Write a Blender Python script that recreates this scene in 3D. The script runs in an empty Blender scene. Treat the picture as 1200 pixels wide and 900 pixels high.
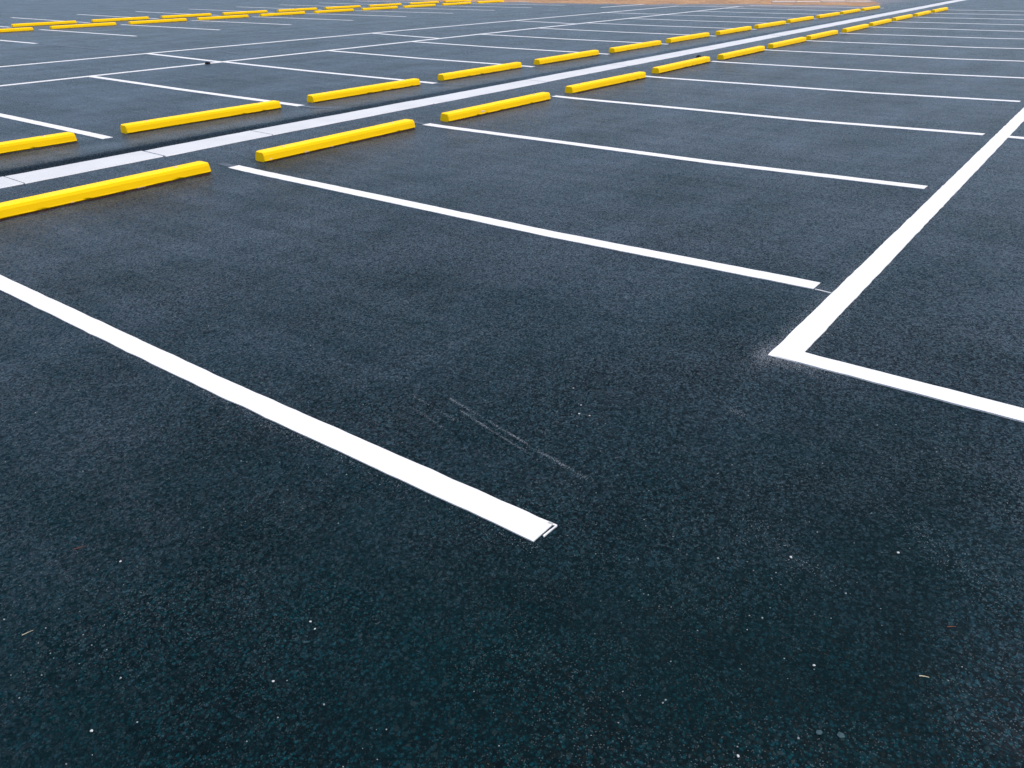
import bpy, bmesh, math, random
from mathutils import Matrix, Vector, noise

random.seed(11)
sc = bpy.context.scene
COL = sc.collection

# ------------------------------------------------------------------ camera
CAM = (-1.4956, 0.0, 1.514)
PITCH, HEAD, ROLL = 0.4975, 0.6534, -0.0112
cd = bpy.data.cameras.new("camera")
cam = bpy.data.objects.new("camera", cd)
COL.objects.link(cam)
cd.sensor_fit = 'HORIZONTAL'
cd.sensor_width = 36.0
cd.lens = 901.36 / 1200.0 * 36.0
cd.clip_start = 0.05
cd.clip_end = 3000.0
fw = Vector((math.cos(HEAD) * math.cos(PITCH), math.sin(HEAD) * math.cos(PITCH), -math.sin(PITCH)))
rt = Vector((math.sin(HEAD), -math.cos(HEAD), 0.0))
up = rt.cross(fw)
r2 = rt * math.cos(ROLL) + up * math.sin(ROLL)
u2 = -rt * math.sin(ROLL) + up * math.cos(ROLL)
m = Matrix((r2, u2, -fw)).transposed().to_4x4()
m.translation = Vector(CAM)
cam.matrix_world = m
sc.camera = cam

# ------------------------------------------------------------------ light
SUN_ELEV, SUN_HEAD = math.radians(74), math.radians(-76)   # heading counted from +X towards +Y
w = bpy.data.worlds.new("World")
sc.world = w
w.use_nodes = True
wn = w.node_tree
bg = wn.nodes["Background"]
sky = wn.nodes.new("ShaderNodeTexSky")
sky.sky_type = 'NISHITA'
sky.sun_disc = False
sky.sun_elevation = SUN_ELEV
sky.sun_rotation = math.pi / 2 - SUN_HEAD
sky.altitude = 0.0
sky.air_density = 1.0
sky.dust_density = 2.5
sky.ozone_density = 1.0
wn.links.new(sky.outputs[0], bg.inputs[0])
bg.inputs[1].default_value = 0.15
sd = bpy.data.lights.new("sun", 'SUN')
sd.energy = 1.5
sd.angle = math.radians(60)
sd.color = (1.0, 0.88, 0.72)
sun = bpy.data.objects.new("sun", sd)
COL.objects.link(sun)
sdir = Vector((math.cos(SUN_ELEV) * math.cos(SUN_HEAD), math.cos(SUN_ELEV) * math.sin(SUN_HEAD), math.sin(SUN_ELEV)))
sun.rotation_euler = sdir.to_track_quat('Z', 'Y').to_euler()
sun.location = (0, 0, 30)
vs = sc.view_settings
vs.view_transform = 'Standard'
vs.look = 'None'
vs.gamma = 1.0
vs.exposure = 0.68
vs.use_curve_mapping = False

# ------------------------------------------------------------------ helpers
def newmat(name, base=(0.5, 0.5, 0.5), rough=0.7, spec=0.5):
    mt = bpy.data.materials.new(name)
    mt.use_nodes = True
    b = mt.node_tree.nodes["Principled BSDF"]
    b.inputs["Base Color"].default_value = (*base, 1)
    b.inputs["Roughness"].default_value = rough
    b.inputs["Specular IOR Level"].default_value = spec
    return mt, mt.node_tree, b

class NT:
    """short hand for node building"""
    def __init__(s, nt): s.nt = nt
    def n(s, t, **kw):
        nd = s.nt.nodes.new(t)
        for k, v in kw.items(): setattr(nd, k, v)
        return nd
    def l(s, a, b): s.nt.links.new(a, b)
    def val(s, sock, v):
        if hasattr(v, "is_output"): s.l(v, sock)
        else: sock.default_value = v
    def math(s, op, a, b=0.0, c=None, clamp=False):
        nd = s.n("ShaderNodeMath", operation=op, use_clamp=clamp)
        s.val(nd.inputs[0], a); s.val(nd.inputs[1], b)
        if c is not None: s.val(nd.inputs[2], c)
        return nd.outputs[0]
    def noise(s, vec, scale, detail=2.0, rough=0.5, dist=0.0):
        nd = s.n("ShaderNodeTexNoise")
        s.l(vec, nd.inputs["Vector"])
        nd.inputs["Scale"].default_value = scale
        nd.inputs["Detail"].default_value = detail
        nd.inputs["Roughness"].default_value = rough
        nd.inputs["Distortion"].default_value = dist
        return nd.outputs["Fac"]
    def voro(s, vec, scale, feature='F1'):
        nd = s.n("ShaderNodeTexVoronoi", feature=feature)
        s.l(vec, nd.inputs["Vector"])
        nd.inputs["Scale"].default_value = scale
        return nd
    def ramp(s, fac, a, b):
        """linear step from a to b, clamped to 0..1"""
        nd = s.n("ShaderNodeMapRange", clamp=True)
        s.l(fac, nd.inputs[0])
        nd.inputs[1].default_value = a; nd.inputs[2].default_value = b
        return nd.outputs[0]
    def mix(s, fac, a, b, blend='MIX'):
        nd = s.n("ShaderNodeMix", data_type='RGBA', blend_type=blend)
        s.val(nd.inputs[0], fac)
        for i, v in ((6, a), (7, b)):
            if hasattr(v, "is_output"): s.l(v, nd.inputs[i])
            else: nd.inputs[i].default_value = (*v, 1)
        return nd.outputs[2]
    def scalevec(s, vec, sx, sy, sz):
        nd = s.n("ShaderNodeVectorMath", operation='MULTIPLY')
        s.l(vec, nd.inputs[0]); nd.inputs[1].default_value = (sx, sy, sz)
        return nd.outputs[0]
    def bump(s, h, strength, dist, normal=None):
        nd = s.n("ShaderNodeBump")
        nd.inputs["Strength"].default_value = strength
        nd.inputs["Distance"].default_value = dist
        s.l(h, nd.inputs["Height"])
        if normal is not None: s.l(normal, nd.inputs["Normal"])
        return nd.outputs[0]

def link(name, me, mat=None, parent=None, loc=(0, 0, 0), rz=0.0):
    o = bpy.data.objects.new(name, me)
    COL.objects.link(o)
    o.location = loc
    o.rotation_euler = (0, 0, rz)
    if mat is not None and me is not None and not me.materials: me.materials.append(mat)
    if parent is not None: o.parent = parent
    return o

def mesh(name, verts, faces, smooth=False):
    me = bpy.data.meshes.new(name)
    me.from_pydata(verts, [], faces)
    me.update()
    if smooth: me.polygons.foreach_set("use_smooth", [True] * len(me.polygons))
    return me

def tag(o, label=None, cat=None, group=None, kind=None):
    if label: o["label"] = label
    if cat: o["category"] = cat
    if group: o["group"] = group
    if kind: o["kind"] = kind
    return o

# ------------------------------------------------------------------ the lie of the ground (metres)
KN = [-12, -10.2, -8, -6.5, -5.4, -4.4, -3.4, -3.0, -2.85, -2.7, -2.3, -1.7, -1.1, -.4, .8]
KZ = [-.0055, .002, .0084, .006, .0049, -.0013, -.0011, -.0028, -.004, -.0054, -.0083, -.0063, -.0049, .0069, .0114]
KY = [-2.5 * k for k in KN][::-1]
KH = [2.5 * z for z in KZ][::-1]
def sm(t):
    t = min(1.0, max(0.0, t)); return t * t * (3 - 2 * t)
def lerp_table(v, xs, ys):
    if v <= xs[0]: return ys[0]
    for i in range(1, len(xs)):
        if v <= xs[i]:
            t = (v - xs[i - 1]) / (xs[i] - xs[i - 1]); return ys[i - 1] + t * (ys[i] - ys[i - 1])
    return ys[-1]
STRIP0, STRIP1 = 7.002, 7.378      # the pale concrete strip between the two bay rows
def g(x, y):
    z = lerp_table(y, KY, KH) - 0.039 * sm((x - 10) / 22) * sm((y - 10) / 8)
    if y > STRIP1:                  # the far asphalt was laid a little proud of the strip
        z += 0.024 * sm((y - STRIP1) / 0.16) * (1 - sm((y - 7.55) / 0.6))
    return z

# ------------------------------------------------------------------ materials
def asphalt_material():
    mt, nt, b = newmat("asphalt", rough=0.4, spec=ASPH_SPEC)
    t = NT(nt)
    tc = t.n("ShaderNodeTexCoord").outputs["Object"]
    sep = t.n("ShaderNodeSeparateXYZ"); t.l(tc, sep.inputs[0])
    X, Y = sep.outputs[0], sep.outputs[1]
    # two sizes of stone in black binder
    warp = t.n("ShaderNodeVectorMath", operation='ADD')
    wn_ = t.n("ShaderNodeTexNoise"); t.l(tc, wn_.inputs["Vector"]); wn_.inputs["Scale"].default_value = 60; wn_.inputs["Detail"].default_value = 1
    ws = t.n("ShaderNodeVectorMath", operation='SCALE'); t.l(wn_.outputs["Color"], ws.inputs[0]); ws.inputs["Scale"].default_value = 0.008
    t.l(tc, warp.inputs[0]); t.l(ws.outputs[0], warp.inputs[1])
    v1 = t.voro(warp.outputs[0], 120.0); v2 = t.voro(tc, 300.0); v3 = t.voro(warp.outputs[0], 58.0)
    c3 = t.n("ShaderNodeSeparateColor"); t.l(v3.outputs["Color"], c3.inputs[0])
    c1 = t.n("ShaderNodeSeparateColor"); t.l(v1.outputs["Color"], c1.inputs[0])
    c2 = t.n("ShaderNodeSeparateColor"); t.l(v2.outputs["Color"], c2.inputs[0])
    big = t.noise(tc, 0.5, 4, 0.62)
    mid = t.noise(tc, 2.6, 4, 0.65)
    fine = t.noise(tc, 11.0, 3, 0.65)
    col = t.mix(t.ramp(mid, 0.3, 0.72), (0.0001, 0.0056, 0.0068), (0.0004, 0.0128, 0.0155))
    col = t.mix(t.ramp(big, 0.36, 0.68), col, (0.0006, 0.0145, 0.0195))
    col = t.mix(t.math('MULTIPLY', t.ramp(fine, 0.5, 0.75), 0.7), col, (0.0030, 0.0130, 0.0150))
    # each stone its own shade, binder black between them
    k = t.math('ADD', 0.22, t.math('MULTIPLY', t.math('POWER', c1.outputs[0], 2.0), 2.5))
    k = t.math('MULTIPLY', k, t.math('ADD', 0.45, t.math('MULTIPLY', c2.outputs[1], 1.1)))
    k = t.math('MULTIPLY', k, t.math('SUBTRACT', 1.0, t.math('MULTIPLY', t.ramp(v1.outputs["Distance"], 0.38, 0.62), 0.75)))
    # some stretches are open and coarse, others closed and smooth
    coarse = t.math('ADD', 0.48, t.math('MULTIPLY', t.ramp(t.noise(tc, 0.75, 4, 0.6), 0.42, 0.66), 0.6))
    k = t.math('ADD', 1.0, t.math('MULTIPLY', t.math('SUBTRACT', k, 0.92), coarse))
    kk = t.n("ShaderNodeCombineColor")
    for i in range(3): t.l(k, kk.inputs[i])
    col = t.mix(1.0, col, kk.outputs[0], 'MULTIPLY')
    # pale worn stones, gathered in patches
    patch = t.ramp(t.noise(tc, 1.5, 4, 0.65), 0.42, 0.66)
    pale = t.math('MULTIPLY', t.ramp(c2.outputs[0], 0.85, 0.93), t.math('ADD', t.math('MULTIPLY', patch, 0.8), 0.2))
    pale = t.math('MULTIPLY', pale, t.ramp(v2.outputs["Distance"], 0.55, 0.3))
    col = t.mix(pale, col, (0.085, 0.108, 0.114))
    pale2 = t.math('MULTIPLY', t.ramp(c1.outputs[2], 0.93, 0.98), t.math('MULTIPLY', patch, 0.8))
    col = t.mix(t.math('MULTIPLY', pale2, t.ramp(v1.outputs["Distance"], 0.55, 0.3)), col, (0.030, 0.043, 0.048))
    # open pits where a grain has come out
    pit = t.math('MULTIPLY', t.ramp(c2.outputs[2], 0.86, 0.90), t.ramp(v2.outputs["Distance"], 0.55, 0.40))
    col = t.mix(t.math('MULTIPLY', pit, 0.85), col, (0.0001, 0.0016, 0.0020))
    # a few big stones
    bigst = t.math('MULTIPLY', t.ramp(c3.outputs[0], 0.86, 0.90), t.ramp(v3.outputs["Distance"], 0.46, 0.38))
    bigst = t.math('MULTIPLY', bigst, t.ramp(t.noise(tc, 1.1, 3, 0.6), 0.38, 0.58))
    col = t.mix(t.math('MULTIPLY', bigst, 0.75), col, t.mix(c3.outputs[1], (0.003, 0.014, 0.016), (0.016, 0.028, 0.031)))
    # dusty scuffs running across the bays
    sv = t.scalevec(tc, 26.0, 1.3, 1.0)
    streak = t.ramp(t.noise(sv, 1.0, 3, 0.65), 0.56, 0.78)
    where = t.ramp(t.noise(tc, 0.42, 2, 0.5), 0.46, 0.64)
    scuff = t.math('MULTIPLY', t.math('MULTIPLY', streak, where), 0.55)
    col = t.mix(scuff, col, (0.020, 0.028, 0.034))
    # pale film where puddles dried
    film = t.math('MULTIPLY', t.ramp(big, 0.52, 0.66), t.ramp(fine, 0.40, 0.66))
    col = t.mix(t.math('MULTIPLY', film, 0.40), col, (0.013, 0.021, 0.027))
    # bitumen that bled along the far edge of the strip
    d = t.math('SUBTRACT', t.math('ADD', Y, t.math('MULTIPLY', t.math('SUBTRACT', mid, 0.5), 0.3)), STRIP1)
    tar = t.math('MULTIPLY', t.math('MULTIPLY', t.ramp(d, 0.30, 0.08), t.ramp(Y, STRIP1 - 0.05, STRIP1)), t.ramp(X, 9.5, 3.0))
    col = t.mix(t.math('MULTIPLY', tar, 0.85), col, (0.0012, 0.004, 0.005))
    # paving joint along the middle of the near bays
    jy = t.math('ABSOLUTE', t.math('SUBTRACT', t.math('ADD', Y, t.math('MULTIPLY', X, 0.075)), 3.98))
    joint = t.math('MULTIPLY', t.math('MULTIPLY', t.ramp(jy, 0.022, 0.006), t.ramp(mid, 0.42, 0.56)), t.ramp(X, 4.5, 6.5))
    col = t.mix(t.math('MULTIPLY', joint, 0.6), col, (0.05, 0.06, 0.065))
    # earth carried in from the verge at the end of the lot
    e = t.math('ADD', t.math('SUBTRACT', X, 32.0), t.math('MULTIPLY', t.math('SUBTRACT', t.noise(tc, 0.35, 4, 0.65), 0.5), 7.0))
    earth = t.math('MULTIPLY', t.ramp(e, -2.2, 1.5), t.ramp(Y, 8.4, 10.5))
    col = t.mix(t.math('MULTIPLY', earth, 0.8), col, (0.16, 0.105, 0.075))
    t.l(col, b.inputs["Base Color"])
    # dust lying on the stones: patchy, dragged out along the lanes
    dn = t.noise(t.scalevec(tc, 0.45, 1.0, 1.0), 1.3, 5, 0.66)
    dn2 = t.noise(t.scalevec(tc, 1.0, 0.12, 1.0), 5.0, 4, 0.65)
    dust = t.math('ADD', t.math('MULTIPLY', t.ramp(dn, 0.30, 0.70), 1.05), t.math('MULTIPLY', t.ramp(dn2, 0.36, 0.70), 0.55))
    dust = t.math('MULTIPLY', t.math('ADD', 0.28, dust), ASPH_SHEEN)
    dust = t.math('MULTIPLY', dust, t.math('SUBTRACT', 1.0, t.math('MULTIPLY', tar, 0.7)))
    t.l(dust, b.inputs['Sheen Weight'])
    b.inputs['Sheen Roughness'].default_value = 0.42
    b.inputs['Sheen Tint'].default_value = (0.82, 0.86, 1.0, 1)
    # every stone lies at its own tilt
    tl = t.n("ShaderNodeVectorMath", operation='SUBTRACT'); t.l(v1.outputs["Color"], tl.inputs[0]); tl.inputs[1].default_value = (0.5, 0.5, 0.5)
    ts = t.n("ShaderNodeVectorMath", operation='SCALE'); t.l(tl.outputs[0], ts.inputs[0]); ts.inputs["Scale"].default_value = ASPH_TILT
    tl2 = t.n("ShaderNodeVectorMath", operation='SUBTRACT'); t.l(v2.outputs["Color"], tl2.inputs[0]); tl2.inputs[1].default_value = (0.5, 0.5, 0.5)
    ts2 = t.n("ShaderNodeVectorMath", operation='SCALE'); t.l(tl2.outputs[0], ts2.inputs[0]); ts2.inputs["Scale"].default_value = ASPH_TILT * 0.7
    geo = t.n("ShaderNodeNewGeometry")
    a1 = t.n("ShaderNodeVectorMath", operation='ADD'); t.l(geo.outputs["Normal"], a1.inputs[0]); t.l(ts.outputs[0], a1.inputs[1])
    a2 = t.n("ShaderNodeVectorMath", operation='ADD'); t.l(a1.outputs[0], a2.inputs[0]); t.l(ts2.outputs[0], a2.inputs[1])
    nn = t.n("ShaderNodeVectorMath", operation='NORMALIZE'); t.l(a2.outputs[0], nn.inputs[0])
    nrm = t.bump(t.math('ADD', mid, t.math('MULTIPLY', fine, 0.3)), 0.3, 0.02, nn.outputs[0])
    t.l(nrm, b.inputs["Normal"])
    rg = t.math('ADD', ASPH_ROUGH, t.math('MULTIPLY', c1.outputs[1], 0.25))
    t.l(rg, b.inputs["Roughness"])
    return mt

def paint_material(name, base, wear):
    mt, nt, b = newmat(name, base, 0.62, 0.3)
    t = NT(nt)
    tc = t.n("ShaderNodeTexCoord").outputs["Object"]
    big = t.noise(tc, 1.1, 4, 0.6)
    c = t.mix(t.ramp(big, 0.4, 0.75), base, tuple(x * 0.93 for x in base))
    fleck = t.ramp(t.noise(tc, 70, 3, 0.6), 0.72, 0.78)
    spot = t.ramp(t.noise(tc, 2.2, 3, 0.6), 0.42, 0.66)
    c = t.mix(t.math('MULTIPLY', t.math('MULTIPLY', fleck, spot), wear), c, (0.10, 0.12, 0.14))
    t.l(c, b.inputs["Base Color"])
    v = t.voro(tc, 95.0)
    h = t.math('ADD', t.math('SUBTRACT', 1.0, v.outputs["Distance"]), t.math('MULTIPLY', t.noise(tc, 20, 3, 0.6), 0.8))
    t.l(t.bump(h, 0.35, 0.003), b.inputs["Normal"])
    return mt

def faded_material():
    mt, nt, b = newmat("blacked_out_paint", (0.06, 0.07, 0.08), 0.7, 0.3)
    t = NT(nt)
    tc = t.n("ShaderNodeTexCoord").outputs["Object"]
    f = t.ramp(t.noise(tc, 3.0, 5, 0.7), 0.35, 0.65)
    t.l(t.mix(f, (0.018, 0.030, 0.036), (0.085, 0.097, 0.107)), b.inputs["Base Color"])
    t.l(t.bump(t.noise(tc, 90, 3, 0.6), 0.3, 0.003), b.inputs["Normal"])
    b.inputs['Sheen Weight'].default_value = ASPH_SHEEN
    b.inputs['Sheen Roughness'].default_value = 0.5
    b.inputs['Sheen Tint'].default_value = (0.82, 0.86, 1.0, 1)
    return mt

def yellow_material():
    mt, nt, b = newmat("yellow_paint", (0.9, 0.58, 0.0), 0.6, 0.12)
    t = NT(nt)
    tcn = t.n("ShaderNodeTexCoord").outputs["Object"]
    oi = t.n("ShaderNodeObjectInfo")
    off = t.n("ShaderNodeVectorMath", operation='SCALE'); off.inputs[0].default_value = (17, 31, 7)
    t.l(oi.outputs["Random"], off.inputs["Scale"])
    ad = t.n("ShaderNodeVectorMath", operation='ADD'); t.l(tcn, ad.inputs[0]); t.l(off.outputs[0], ad.inputs[1])
    tc = ad.outputs[0]
    sep = t.n("ShaderNodeSeparateXYZ"); t.l(tcn, sep.inputs[0])
    c = t.mix(t.ramp(t.noise(tc, 2.5, 4, 0.6), 0.35, 0.7), (0.99, 0.60, 0.0), (0.96, 0.565, 0.0))
    # the top is mixed paler in uneven patches
    top = t.ramp(sep.outputs[2], 0.080, 0.086)
    c = t.mix(t.math('MULTIPLY', top, t.math('MULTIPLY', t.ramp(t.noise(tc, 6, 4, 0.7), 0.35, 0.75), 0.35)), c, (0.9, 0.62, 0.12))
    # scuff dirt
    c = t.mix(t.math('MULTIPLY', t.ramp(t.noise(t.scalevec(tc, 1.0, 6.0, 9.0), 5, 4, 0.7), 0.66, 0.85), 0.12), c, (0.6, 0.36, 0.03))
    # chips down to pinkish concrete, mostly along the foot
    low = t.ramp(sep.outputs[2], 0.050, 0.004)
    chipn = t.math('ADD', t.noise(tc, 9.0, 5, 0.62), t.math('MULTIPLY', low, 0.10))
    chip = t.ramp(chipn, 0.78, 0.79)
    c = t.mix(chip, c, (0.62, 0.47, 0.40))
    t.l(c, b.inputs["Base Color"])
    h = t.math('SUBTRACT', t.math('MULTIPLY', t.noise(tc, 60, 4, 0.6), 0.35), t.math('MULTIPLY', chip, 0.8))
    t.l(t.bump(h, 0.5, 0.004), b.inputs["Normal"])
    return mt

def concrete_material(name, a, bcol):
    mt, nt, b = newmat(name, a, 0.75, 0.3)
    t = NT(nt)
    tc = t.n("ShaderNodeTexCoord").outputs["Object"]
    geo = t.n("ShaderNodeNewGeometry").outputs["Position"]
    c = t.mix(t.ramp(t.noise(geo, 1.7, 5, 0.65), 0.4, 0.75), a, bcol)
    c = t.mix(t.math('MULTIPLY', t.ramp(t.noise(geo, 24, 4, 0.7), 0.62, 0.78), 0.35), c, tuple(x * 0.6 for x in a))
    t.l(c, b.inputs["Base Color"])
    t.l(t.bump(t.noise(geo, 60, 4, 0.65), 0.4, 0.004), b.inputs["Normal"])
    return mt

def earth_material():
    mt, nt, b = newmat("earth", (0.2, 0.12, 0.07), 0.95, 0.1)
    t = NT(nt)
    tc = t.n("ShaderNodeTexCoord").outputs["Object"]
    c = t.mix(t.ramp(t.noise(tc, 0.6, 6, 0.65), 0.35, 0.7), (0.40, 0.24, 0.13), (0.24, 0.145, 0.09))
    c = t.mix(t.ramp(t.noise(tc, 5.0, 5, 0.7), 0.5, 0.72), c, (0.52, 0.37, 0.25))
    c = t.mix(t.math('MULTIPLY', t.ramp(t.noise(tc, 1.6, 4, 0.7), 0.58, 0.7), 0.6), c, (0.10, 0.07, 0.06))
    t.l(c, b.inputs["Base Color"])
    t.l(t.bump(t.noise(tc, 9, 6, 0.7), 0.8, 0.08), b.inputs["Normal"])
    return mt

ASPH_SPEC, ASPH_ROUGH, ASPH_SHEEN, ASPH_TILT = 0.028, 0.16, 0.20, 0.32
M_ASPH = asphalt_material()
M_WHITE = paint_material("white_line_paint", (0.66, 0.66, 0.66), 0.6)
M_FADE = faded_material()
M_YEL = yellow_material()
M_CONC = concrete_material("whitened_concrete", (0.52, 0.535, 0.55), (0.455, 0.47, 0.485))
M_KERB = concrete_material("pale_concrete", (0.62, 0.55, 0.52), (0.5, 0.43, 0.40))
M_EARTH = earth_material()
M_FIELD = earth_material()
M_STONE = newmat("pale_stone", (0.42, 0.44, 0.44), 0.6, 0.4)[0]
M_GREYST = newmat("grey_stone", (0.15, 0.19, 0.2), 0.7, 0.3)[0]
M_BLUEST = newmat("blue_grey_stone", (0.022, 0.055, 0.066), 0.65, 0.3)[0]
M_RUST = newmat("rust_brown", (0.16, 0.06, 0.035), 0.8, 0.2)[0]
M_TWIG = newmat("dry_straw", (0.42, 0.38, 0.28), 0.8, 0.2)[0]
M_CLOD = newmat("dark_clod", (0.015, 0.013, 0.013), 0.9, 0.2)[0]
M_CHIP = newmat("bare_pinkish_concrete", (0.72, 0.52, 0.42), 0.85, 0.1)[0]
M_MIST = newmat("paint_mist", (0.26, 0.29, 0.33), 0.7, 0.2)[0]
M_PIN = newmat("pin_hole_concrete", (0.66, 0.47, 0.33), 0.8, 0.2)[0]

# ------------------------------------------------------------------ the ground
def sheet(name, xs, ys, zf):
    vs_ = [(x, y, zf(x, y)) for y in ys for x in xs]
    nx = len(xs)
    fs = [(j * nx + i, j * nx + i + 1, (j + 1) * nx + i + 1, (j + 1) * nx + i) for j in range(len(ys) - 1) for i in range(nx - 1)]
    return mesh(name, vs_, fs, True)

def frange(a, b, s):
    n = max(1, int(round((b - a) / s))); return [a + (b - a) * i / n for i in range(n + 1)]
xs = frange(-40, -8, 4)[:-1] + frange(-8, 40, 0.5)[:-1] + frange(40, 90, 5)
ysn = sorted(set([round(y, 4) for y in frange(-40, -3, 3) + frange(-3, 6.4, 0.2) + frange(6.4, STRIP0, 0.1)]))
ysf = sorted(set([round(y, 4) for y in [STRIP1 + 0.02 * i for i in range(40)] + frange(8.2, 34, 0.4) + frange(34, 110, 4)]))
# one ground sheet to the horizon, under everything
fld = sheet("ground", frange(-1500, 1500, 100), frange(-1500, 1500, 100), lambda x, y: -0.35)
field = link("ground", fld, M_FIELD); tag(field, "bare brown earth reaching to the horizon around the lot", "ground", kind="structure")
lot = link("asphalt_lot", sheet("asphalt_near", xs, ysn, g), M_ASPH)
tag(lot, "near dark asphalt of the parking lot with white bay lines", "asphalt", kind="structure")
lot2 = link("asphalt_lot", sheet("asphalt_far", xs, ysf, g), M_ASPH)
tag(lot2, "asphalt of the parking lot across the pale concrete strip", "asphalt", kind="structure")

# concrete strip: separate slabs with open joints
bed = link("concrete_strip", mesh("strip_bed", [(-40, STRIP0 - .1, -.09), (90, STRIP0 - .1, -.09), (90, STRIP1 + .1, -.09), (-40, STRIP1 + .1, -.09)], [(0, 1, 2, 3)]), M_CLOD)
tag(bed, "long pale concrete strip running between two rows of wheel stops", "concrete strip", kind="structure")
rng = random.Random(5)
x = -7.56
slab_i = 0
while x < 58:
    ln = 1.24 if x < 3 else rng.choice((1.24, 1.24, 2.48))
    a, c = x + 0.004, x + ln - 0.004
    sh = rng.uniform(-0.008, 0.008); dz = rng.uniform(-0.002, 0.003); sk = rng.uniform(-0.006, 0.006)
    if abs(x - 2.36) < 0.05: sk, a = 0.012, x + 0.012
    n = 8
    vv = []
    e0 = [rng.uniform(-.006, .006) for _ in range(n + 1)]; e1 = [rng.uniform(-.006, .006) for _ in range(n + 1)]
    for i in range(n + 1):
        xx = a + (c - a) * i / n
        s = sh + sk * (i / n * 2 - 1)
        for (yy, zz) in ((STRIP0 + s + e0[i] - .004, -.08), (STRIP0 + s + e0[i] - .004, g(xx, STRIP0) + dz - .001), (STRIP0 + s + e0[i] + .006, g(xx, STRIP0) + dz + .006),
                         (STRIP1 + s + e1[i] - .006, g(xx, STRIP1) + dz + .006), (STRIP1 + s + e1[i] + .004, g(xx, STRIP1) + dz - .001), (STRIP1 + s + e1[i] + .004, -.08)):
            vv.append((xx, yy, zz))
    ff = [(i * 6 + k, (i + 1) * 6 + k, (i + 1) * 6 + k + 1, i * 6 + k + 1) for i in range(n) for k in range(5)]
    ff += [tuple(range(6)), tuple(n * 6 + k for k in range(5, -1, -1))]
    link("slab", mesh("slab", vv, ff), M_CONC, bed)
    x += ln

# ------------------------------------------------------------------ painted lines
def wobble(s, seed, amp): return amp * noise.noise(Vector((s * 0.45, seed * 7.3, 1.7))) 
def rough(s, seed, amp): return amp * (noise.noise(Vector((s * 9.0, seed * 3.1, 8.2))) + 0.6 * noise.noise(Vector((s * 31.0, seed * 5.1, 2.2))))
seedn = [0]
def line_mesh(p0, p1, width, lift=0.004, step=0.06, amp=0.004, bow=0.008):
    seedn[0] += 1
    sd_ = seedn[0]
    a, b = Vector(p0), Vector(p1)
    L = (b - a).length
    d = (b - a) / L
    nrm = Vector((-d.y, d.x))
    k = max(2, int(L / step))
    vv = []
    for i in range(k + 1):
        s = L * i / k
        for sgn in (-1, 1):
            q = a + d * s + nrm * (sgn * (width / 2 + rough(s, sd_ + sgn * 0.37, amp)) + wobble(s, sd_, bow))
            if i in (0, k): q = q + d * rough(sgn * 3.0 + i, sd_, 0.012)
            vv.append((q.x, q.y, g(q.x, q.y) + lift))
    # thickness: skirt down to the asphalt
    top = len(vv)
    vv += [(x_, y_, z_ - lift - 0.002) for (x_, y_, z_) in vv]
    ff = []
    for i in range(k):
        j = 2 * i
        ff.append((j, j + 1, j + 3, j + 2)[::-1])
        ff.append((j, j + 2, j + 2 + top, j + top)[::-1])
        ff.append((j + 3, j + 1, j + 1 + top, j + 3 + top)[::-1])
    ff.append((1, 0, top, 1 + top)[::-1]); ff.append((2 * k, 2 * k + 1, 2 * k + 1 + top, 2 * k + top)[::-1])
    return mesh("paint", vv, ff)
def paint(name, p0, p1, width, mat=None, parent=None, label=None, **kw):
    far = p0[0] > 14 or p0[1] > 15
    kw.setdefault("step", 0.25 if far else 0.05)
    o = link(name, line_mesh(p0, p1, width, **kw), mat or M_WHITE, parent or lot)
    if label: o["label"] = label
    return o

BAY = 2.5
LW = 0.112
# near bays
for k in range(0, 14):
    y1 = {1: 6.13}.get(k, 6.13)
    x = BAY * k
    xe = {3: x + .0}.get(k, x)
    paint("bay_line", (xe, 1.036 if k == 0 else 1.03), (x, y1), LW if k else .103, bow=0.008 if k else 0.004)
    if 0 < k < 5: paint("faded_line", (x, y1 + 0.01), (x + .01, y1 + random.uniform(.15, .3)), LW * .7, M_FADE, lift=0.0025)
# stray edges where the spray shield was lifted
paint("paint_edge", (-.015, 1.024), (.052, 1.020), .005, step=.006, amp=.003, bow=0)
paint("paint_edge", (.046, 1.05), (.05, 1.02), .007, step=.006, amp=.003, bow=0)
paint("paint_edge", (2.447, 1.02), (2.44, .94), .007, step=.01, amp=.002, bow=0)
# boundary line, with its corner, on the open side of the near bays
paint("boundary_line", (1.555, .874), (40, .874), 0.118, label="white line crossing the open ends of the near bays", bow=0.0)
paint("boundary_line", (1.612, .90), (1.612, -5.0), 0.108, lift=0.0062, label="white line turning the corner of the boundary marking", bow=0.0)
for k in range(3, 14): paint("bay_line", (BAY * k, .812), (BAY * k, -4.2), LW)
# bays across the strip, backing on a line of kerbside spaces
for k in range(1, 14):
    x = BAY * k
    paint("bay_line", (x, 8.27), (x, 13.47), LW, parent=lot2)
    if k in (3, 4, 2): paint("faded_line", (x, 8.26), (x + .02, 7.72), LW * .7, M_FADE, lot2, lift=0.0025)
paint("lane_line", (-12, 13.54), (31.4, 13.52), 0.12, parent=lot2, label="long white line closing the heads of the far bays")
paint("lane_line", (-12, 16.44), (31.2, 16.10), 0.12, parent=lot2, label="long white line along the far side of the parallel spaces")
for xa, xb in ((1.6, 1.45), (7.6, 7.46), (13.85, 13.5), (20.0, 19.5), (25.5, 25.15)):
    paint("space_line", (xa, 16.3), (xb, 13.6), 0.115, parent=lot2)
paint("space_line", (31.1, 16.05), (31.6, 13.4), 0.115, parent=lot2)
paint("lane_line", (28.9, 18.41), (32.4, 18.25), 0.13, parent=lot2, label="short white line by the brown verge")
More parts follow.
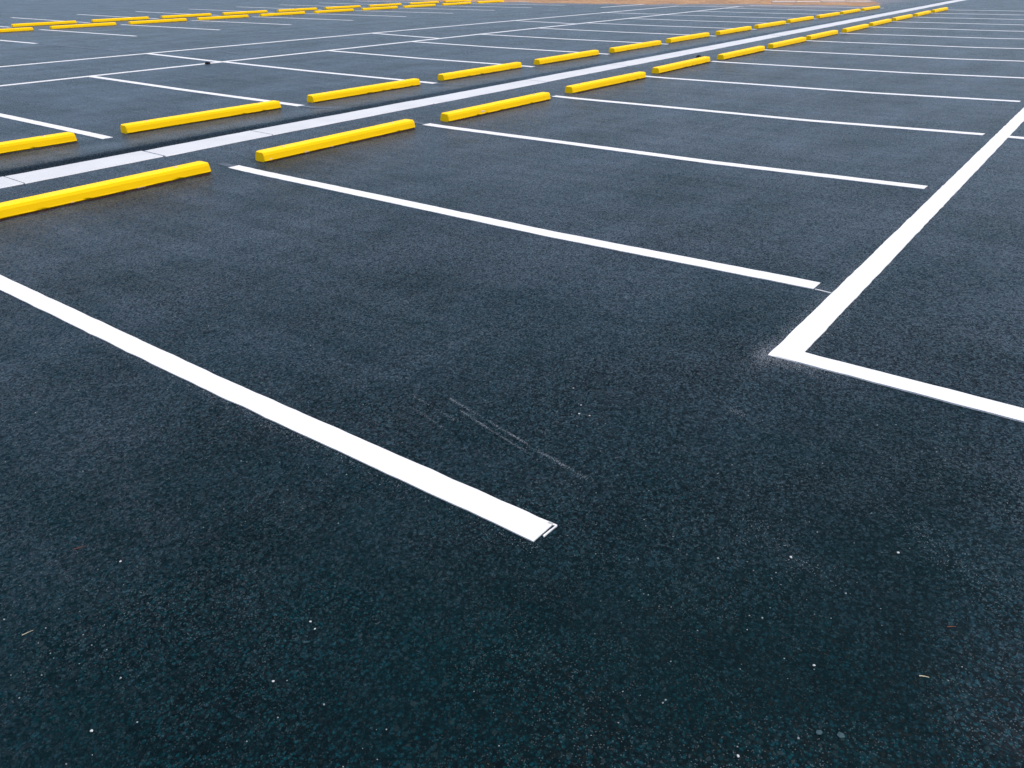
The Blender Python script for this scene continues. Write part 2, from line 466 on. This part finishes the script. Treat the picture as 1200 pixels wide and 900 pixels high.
# back-to-back bays at the back
for k in range(2, 14):
    x = BAY * k
    paint("bay_line", (x, 20.95), (x, 26.25), LW, parent=lot2)
    paint("bay_line", (x + .1, 28.45), (x + .3, 34.7), LW, parent=lot2)
    paint("faded_line", (x + .02, 28.35), (x, 26.4), LW, M_FADE, lot2, lift=0.0025, step=.3)
paint("faded_line", (7.47, 20.9), (7.6, 16.55), .1, M_FADE, lot2, lift=0.0025)
paint("faded_line", (15.06, 20.85), (13.85, 16.4), .1, M_FADE, lot2, lift=0.0025)
paint("faded_line", (15.3, 16.1), (14.6, 14.1), .08, M_FADE, lot2, lift=0.0025)
paint("faded_line", (8.9, 16.0), (8.5, 14.4), .07, M_FADE, lot2, lift=0.0025)

# paint mist and scuffs: flecks of white paint lying on the asphalt
def flecks(name, pts, parent, mat, smin, smax):
    vv, ff = [], []
    for (x, y) in pts:
        s = random.uniform(smin, smax)
        z = g(x, y) + 0.0016
        a = random.random() * 6.28
        n0 = len(vv)
        for i in range(4):
            r = s * random.uniform(.5, 1)
            vv.append((x + r * math.cos(a + i * 1.57), y + r * math.sin(a + i * 1.57), z))
        ff.append((n0, n0 + 1, n0 + 2, n0 + 3))
    o = link(name, mesh(name, vv, ff), mat, parent)
    tag(o, kind="stuff")
    return o
pts = []
R = random.gauss
for _ in range(7000):      # along the boundary line, thickest at its corner
    x = 1.5 + random.expovariate(0.55)
    if x > 9: continue
    side = 1 if random.random() < .7 else -1
    if noise.noise(Vector((x * 1.3, side, 0))) < -0.15: continue
    pts.append((x, .874 + side * (.06 + abs(R(0, .035)))))
for _ in range(1500): pts.append((1.56 + R(0, .08), .93 + abs(R(0, .05)) - .03))
for _ in range(1300): pts.append((1.555 - abs(R(0, .045)), .9 - abs(R(0, .16))))
for _ in range(3000):
    y = random.uniform(1.0, 5.5)
    if noise.noise(Vector((y * 1.1, 4, 0))) < random.uniform(-.5, .3): continue
    pts.append((-.058 - abs(R(0, .022)), y))
for k in range(1, 6):
    for _ in range(300):
        y = random.uniform(1, 6); s = random.choice((-1, 1)); pts.append((BAY * k + s * (.058 + abs(R(0, .02))), y))
    for _ in range(260): pts.append((BAY * k + R(0, .05), 6.13 + abs(R(0, .16))))
    for _ in range(120): pts.append((BAY * k + R(0, .05), 1.03 - abs(R(0, .04))))
pts = [q for q in pts if not (q[0] > 1.55 and .815 < q[1] < .933)]
flecks("paint_flecks", pts, lot, M_MIST, .0007, .0019)

def scratch(a, b, n, spread):
    out = []
    A, B = Vector(a), Vector(b)
    for _ in range(n * 3):
        t = random.random()
        if noise.noise(Vector((t * 6, a[0] * 5, b[1]))) < random.uniform(-.7, .25): continue
        q = A.lerp(B, t)
        out.append((q.x + R(0, spread * .7), q.y + R(0, spread)))
    return out
sp = []
for a, b, n, s in (((.47, 1.82), (.335, 1.18), 520, .005), ((.36, 1.32), (.31, 1.05), 110, .010), ((.40, 1.95), (.34, 1.6), 90, .005), ((.55, 1.75), (.47, 1.35), 70, .006), ((.40, 1.66), (.30, 1.2), 120, .004), ((.42, 1.72), (.37, 1.50), 90, .004), ((.33, 1.88), (.27, 1.63), 70, .006),
                   ((1.38, 5.05), (1.47, 4.26), 170, .006), ((1.47, 4.26), (1.54, 3.6), 120, .01), ((1.30, 4.9), (1.25, 4.3), 120, .05), ((1.13, 6.6), (1.14, 5.9), 120, .006),
                   ((1.2, 5.4), (1.05, 4.5), 150, .07), ((1.0, 6.5), (1.02, 6.25), 60, .004), ((2.05, 4.6), (2.1, 4.0), 90, .008), ((.75, 1.5), (.6, 1.25), 60, .06), ((1.8, 5.6), (1.9, 4.9), 90, .008),
                   ((.75, .25), (.55, -.05), 130, .05), ((.42, .55), (.3, .3), 130, .05), ((1.03, .87), (1.0, .84), 60, .02)):
    sp += scratch(a, b, n, s)
M_DUST = newmat("pale_scuff", (0.17, 0.20, 0.23), 0.8, 0.2)[0]
flecks("scuff_marks", sp, lot, M_DUST, .0007, .0020)

# ------------------------------------------------------------------ wheel stops
def stop_mesh(seed, length=2.0):
    rg = random.Random(seed)
    prof = [(0.016, 0.0), (0.002, 0.011), (0.004, 0.020), (0.010, 0.060), (0.018, 0.080), (0.028, 0.087), (0.122, 0.087), (0.132, 0.080), (0.140, 0.060), (0.146, 0.020), (0.148, 0.011), (0.134, 0.0)]
    P = len(prof)
    vv, ff = [], []
    ends = [0.0, 0.004, 0.010, 0.018, 0.028]
    xl = ends + [0.06 + (length - 0.12) * q / 46 for q in range(47)] + [length - q for q in reversed(ends)]
    n = len(xl) - 1
    for i in range(n + 1):
        t = xl[i] / length
        x = -length / 2 + xl[i]
        e = min(t, 1 - t) * length          # distance from the end
        inset = 0.009 * (1 - min(1, e / 0.018)) ** 1.6
        for j, (y, z) in enumerate(prof):
            cy = 0.077
            yy = cy + (y - cy) * (1 - inset / 0.077)
            zz = z - (inset if z > 0.05 else 0) * 0.7
            xx = x + (0.003 * (z / 0.09)) * (1 if t < .5 else -1) * (1 - sm(e / 0.05))
            r = noise.noise(Vector((x * 7, j * 1.3, seed * 9.1))) * 0.0009
            if z < 0.015 and y < 0.03:
                c = noise.noise(Vector((x * 11, 3.3, seed * 4.7)))
                if c > 0.42: yy += min(0.006, (c - 0.42) * 0.05)
            vv.append((xx, yy + r, max(0.0, zz + (r if z > 0 else 0))))
    for i in range(n):
        for j in range(P - 1):
            a = i * P + j
            ff.append((a, a + 1, a + P + 1, a + P)[::-1])
        ff.append((i * P, (i + 1) * P, (i + 1) * P + P - 1, i * P + P - 1)[::-1])
    ff.append(tuple(range(P))[::-1]); ff.append(tuple(n * P + j for j in range(P)))
    me = mesh("wheel_stop", vv, ff)
    bm = bmesh.new(); bm.from_mesh(me); bmesh.ops.recalc_face_normals(bm, faces=bm.faces); bm.to_mesh(me); bm.free()
    me.materials.append(M_YEL)
    return me
STOPS = [stop_mesh(s) for s in (1.0, 2.0, 3.0, 4.0, 5.0)]
pin_bm = bmesh.new()
bmesh.ops.create_cone(pin_bm, cap_ends=True, segments=14, radius1=0.017, radius2=0.013, depth=0.008)
PIN = bpy.data.meshes.new("rebar_pin"); pin_bm.to_mesh(PIN); pin_bm.free(); PIN.materials.append(M_PIN)

ORD = ["first", "second", "third", "fourth", "fifth", "sixth", "seventh", "eighth", "ninth", "tenth", "eleventh", "twelfth", "thirteenth", "fourteenth", "fifteenth"]
def stop(i, xc, yf, label, group, rz=0.0, pins=True):
    if not pins:
        o = link("wheel_stop", STOPS[i % 5], None, None, (xc, yf, g(xc, yf + .08) + 0.001), rz)
        return tag(o, label, "wheel stop", group)
    o = link("wheel_stop", None, None, None, (xc, yf, g(xc, yf + .08) + 0.001), rz)
    tag(o, label, "wheel stop", group)
    if pins:
        link("body", STOPS[i % 5], None, o)
        for s in (-1, 1): link("rebar_pin", PIN, None, o, (s * 0.72, 0.077, 0.0885))
    return o
def chip_mesh(seed):
    rg = random.Random(seed)
    n = 9
    rim = [(math.cos(i * 6.283 / n) * rg.uniform(.55, 1.1), math.sin(i * 6.283 / n) * rg.uniform(.55, 1.1)) for i in range(n)]
    vv = [(a, 0.12, b) for a, b in rim] + [(a * .7, -.06 + rg.uniform(-.05, .05), b * .7) for a, b in rim] + [(0, -.08, 0)]
    ff = [(i, (i + 1) % n, n + (i + 1) % n, n + i) for i in range(n)] + [(n + i, n + (i + 1) % n, 2 * n) for i in range(n)]
    me = mesh("chip", vv, ff); me.materials.append(M_CHIP); return me
CHIPS = {1: ((-.93, .016, .030, .016), (-.52, .012, .05, .011), (-.2, .010, .04, .008), (.86, .014, .05, .012)), 2: ((-.40, .024, .060, .026), (.3, .01, .03, .008)), 4: ((-.1, .014, .035, .014),), 0: ((.35, .01, .05, .01), (-.2, .012, .03, .009))}
# measured centres for the first few, the rest on the bay grid
SX = {0: 1.26, 1: 3.765, 2: 6.24, 3: 8.835, 4: 11.40, 5: 13.84, 6: 16.33}
SY = {0: 6.08, 1: 6.045, 2: 5.995, 3: 6.02, 4: 6.09, 5: 6.045, 6: 6.055}
SR = {0: .012, 1: .018, 2: -.004, 3: -.02, 4: .015, 5: 0, 6: 0}
jr = random.Random(3)
for k in range(13):
    o = stop(k, SX.get(k, BAY * k + 1.25 + jr.uniform(-.06, .06)), SY.get(k, 6.06 + jr.uniform(-.03, .03)),
         "yellow wheel stop on the white corner's side of the strip, %s bay from that corner" % ORD[k],
         "wheel stops on the open-corner side of the concrete strip", SR.get(k, jr.uniform(-.012, .012)), k < 6)
    for j, (cx, cz, rx, rz_) in enumerate(CHIPS.get(k, ())):
        c = link("chip", chip_mesh(k * 10 + j), None, o, (cx, .003 + cz * .14, cz)); c.scale = (rx, .016, rz_); c["label"] = "pinkish patch where the yellow paint broke away"
def foot_shadow(xc, yf):  # dark flecks that paint a contact shadow along a stop's foot
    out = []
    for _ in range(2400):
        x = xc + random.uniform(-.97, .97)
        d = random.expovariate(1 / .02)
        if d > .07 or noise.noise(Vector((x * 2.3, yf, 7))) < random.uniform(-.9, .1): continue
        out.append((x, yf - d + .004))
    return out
shadow_pts = []
TX = {0: 1.23, 1: 3.74, 2: 6.25, 3: 8.80, 4: 11.30, 5: 13.78, 6: 16.3}
for k in range(13):
    stop(k + 2, TX.get(k, BAY * k + 1.28 + jr.uniform(-.05, .05)), 8.32 + jr.uniform(-.03, .03),
         "yellow wheel stop across the concrete strip from the %s bay beyond the white corner" % ORD[k],
         "wheel stops on the far side of the concrete strip", jr.uniform(-.008, .008), k < 6)
for k in range(6): shadow_pts += foot_shadow(SX[k], SY[k])
shadow_far = []
for k in range(5): shadow_far += foot_shadow(TX[k], 8.32)
M_FOOT_SHADOW = newmat("reddish_shadow", (0.040, 0.011, 0.008), 0.95, 0.05)[0]  # maroon colour of the painted shadow under the stops
flecks("foot_shadow", shadow_pts, lot, M_FOOT_SHADOW, .003, .008)
flecks("foot_shadow", shadow_far, lot2, M_FOOT_SHADOW, .003, .008)
NB = 10
for k in range(NB):       # back row, side towards the strip
    xc = BAY * (k + 3) + 1.2 + jr.uniform(-.05, .05)
    stop(k + 1, xc, 26.02 + jr.uniform(-.06, .06),
         "yellow stop in the distant double row, side facing the strip, %s from brown verge" % ORD[NB - 1 - k],
         "wheel stops in the distant double row, side towards the strip", jr.uniform(-.01, .01), False)
NG = 9
for k in range(NG):       # back row, far side
    xc = BAY * (k + 4) + 1.2 + 0.04 * k + jr.uniform(-.05, .05)
    stop(k + 3, xc, 28.42 + jr.uniform(-.06, .06),
         "yellow stop in the distant double row, side away from strip, %s from brown verge" % ORD[NG - 1 - k],
         "wheel stops in the distant double row, side away from the strip", jr.uniform(-.01, .01), False)

# ------------------------------------------------------------------ verge at the end of the lot
def verge():
    xs_ = frange(29.5, 90, 0.35)
    ys_ = frange(8.8, 60, 0.5)
    edge = lambda y: (33.9 if y < 14 else 33.9 - 1.9 * sm((y - 14) / 6)) + 0.9 * noise.noise(Vector((y * .5, 0, 3))) + 0.4 * noise.noise(Vector((y * 1.7, 5, 3)))
    def zf(x, y):
        e = min(x - edge(y), (y - 9.1 - max(0.0, x - 35.3) * .375) * 1.2)
        base = g(x, y)
        bank = 0.4 * sm((e - 7) / 30)
        return base + (-0.05 if e < -.2 else 0.008 + 0.02 * sm(e / 1.5) + bank + 0.02 * noise.noise(Vector((x * .8, y * .8, 0))) * sm(e + .2))
    return sheet("verge", xs_, ys_, zf)
vg = link("earth_verge", verge(), M_EARTH)
tag(vg, "bare orange brown earth verge at the end of the parking lot", "earth", kind="structure")
# pale concrete path edging lying in the verge
pk = link("path", None, None) if False else None
kb = bmesh.new()
def kerb_piece(x0, y0, x1, y1, wd, h):
    d = Vector((x1 - x0, y1 - y0)); d.normalize(); n_ = Vector((-d.y, d.x)) * wd / 2
    z0 = g(x0, y0) + .01
    vv = []
    for (px, py) in ((x0, y0), (x1, y1)):
        for s in (-1, 1):
            for z in (z0, z0 + h): vv.append((px + n_.x * s, py + n_.y * s, z))
    ff = [(0, 1, 3, 2), (4, 6, 7, 5), (0, 4, 5, 1), (2, 3, 7, 6), (1, 5, 7, 3), (0, 2, 6, 4)]
    return mesh("kerb", vv, ff)
kr = random.Random(8)
ka, kz = Vector((37.1, 9.95)), Vector((35.2, 13.6))
for i in range(4):
    p, q = ka.lerp(kz, i / 4 + .005), ka.lerp(kz, (i + 1) / 4 - .005)
    o = link("kerb_stone", kerb_piece(p.x, p.y, q.x, q.y, .55, .05 + kr.uniform(-.005, .01)), M_KERB)
    tag(o, "pale concrete kerb block lying in a row on the brown verge", "kerb", "pale kerb blocks on the verge")

# ------------------------------------------------------------------ loose things on the asphalt
def pebble_mesh(seed, flat=.6):
    bm = bmesh.new(); bmesh.ops.create_icosphere(bm, subdivisions=1, radius=1.0)
    for v in bm.verts:
        n_ = 1 + .35 * noise.noise(v.co * 1.3 + Vector((seed * 5.3, 0, 0)))
        v.co = Vector((v.co.x * n_ * 1.25, v.co.y * n_, max(v.co.z * n_ * flat, -flat * .55) + flat * .5))
    me = bpy.data.meshes.new("pebble"); bm.to_mesh(me); bm.free()
    return me
def pebble(name, x, y, r, mat, label, group=None, seed=1, flat=.6):
    me = pebble_mesh(seed, flat); me.materials.append(mat)
    o = link(name, me, None, None, (x, y, g(x, y) + .001), seed * 1.7)
    o.scale = (r * .9, r * .9, r * .9)
    return tag(o, label, "pebble", group)
spots = [(-1.16, 1.46, .0042), (-.82, 1.96, .0034), (-.65, 1.32, .0032), (-.66, 1.29, .003), (-.83, 1.24, .0034), (-.36, .27, .0036), (-.02, .22, .0036), (.33, .40, .004), (.53, .16, .004), (.82, 1.46, .0034), (.66, 1.33, .0044), (.67, 1.29, .0036), (.72, 1.36, .0034)]
for i, (x, y, r) in enumerate(spots):
    pebble("pebble", x, y, r, M_STONE, "tiny white pebble lying loose on the dark asphalt", "tiny white pebbles on the asphalt", seed=i + 1)
pebble("pebble", -.20, .15, .008, M_BLUEST, "angular blue grey stone set in the coarse asphalt beside a rounder one", None, 31, .5)
pebble("pebble", -.18, .11, .0095, M_BLUEST, "rounded blue grey stone set in the coarse asphalt beside an angular one", None, 33, .5)
pebble("clod", 7.14, 13.47, .05, M_CLOD, "small black clod lying on the long white line", None, 35, .7)["category"] = "clod"
pebble("clod", 12.93, 6.58, .05, M_CLOD, "small black clod between a yellow wheel stop and the concrete strip", None, 36, .7)["category"] = "clod"

def twig(x, y, ln, rz, mat, label, r=.0011):
    vv, ff = [], []
    n, k = 6, 5
    for i in range(n + 1):
        t = i / n
        cx = (t - .5) * ln; cy = .06 * ln * math.sin(t * 3.0 + x); rr = r * (1 - .5 * t)
        for j in range(k):
            a = j * 6.283 / k; vv.append((cx, cy + rr * math.cos(a), rr * math.sin(a) + r))
    for i in range(n):
        for j in range(k): ff.append((i * k + j, i * k + (j + 1) % k, (i + 1) * k + (j + 1) % k, (i + 1) * k + j))
    ff.append(tuple(range(k))[::-1]); ff.append(tuple(n * k + j for j in range(k)))
    o = link("straw", mesh("straw", vv, ff), mat, None, (x, y, g(x, y) + .001), rz)
    return tag(o, label, "straw")
twig(-1.11, 1.89, .026, -.35, M_TWIG, "straight bit of pale dry straw on the dark asphalt")
twig(.10, 0.0, .022, -1.15, M_TWIG, "short kinked bit of pale straw near coarse stones", .0016)
twig(-.86, 2.12, .03, -.5, M_RUST, "thin brown bit of straw on the dark asphalt")
twig(.31, -.02, .022, -.9, M_RUST, "short reddish bit of straw on the asphalt outside the white corner", .0014)

# loose grit, far too fine to count
gv, gf = [], []
gr = random.Random(21)
cnt = 0
while cnt < 3200:
    x = -1.6 + gr.random() ** 1.4 * 6.5; y = -1.5 + gr.random() * 7.2
    if noise.noise(Vector((x * 1.1, y * 1.1, 4))) < gr.uniform(-.35, .55): continue
    cnt += 1
    r = gr.uniform(.0010, .0024) * (1.5 if gr.random() < .06 else 1)
    z = g(x, y) + .001; n0 = len(gv); a0 = gr.random() * 6.28
    for i in range(4):
        gv.append((x + r * gr.uniform(.7, 1.3) * math.cos(a0 + i * 1.57), y + r * gr.uniform(.7, 1.3) * math.sin(a0 + i * 1.57), z))
    gv.append((x, y, z + r * 1.1))
    for i in range(4): gf.append((n0 + i, n0 + (i + 1) % 4, n0 + 4))
gme = mesh("loose_grit", gv, gf)
grit = link("loose_grit", gme, newmat("grit", (0.24, 0.28, 0.29), 0.7, 0.3)[0])
tag(grit, "fine pale grit scattered over the near asphalt", "grit", kind="stuff")
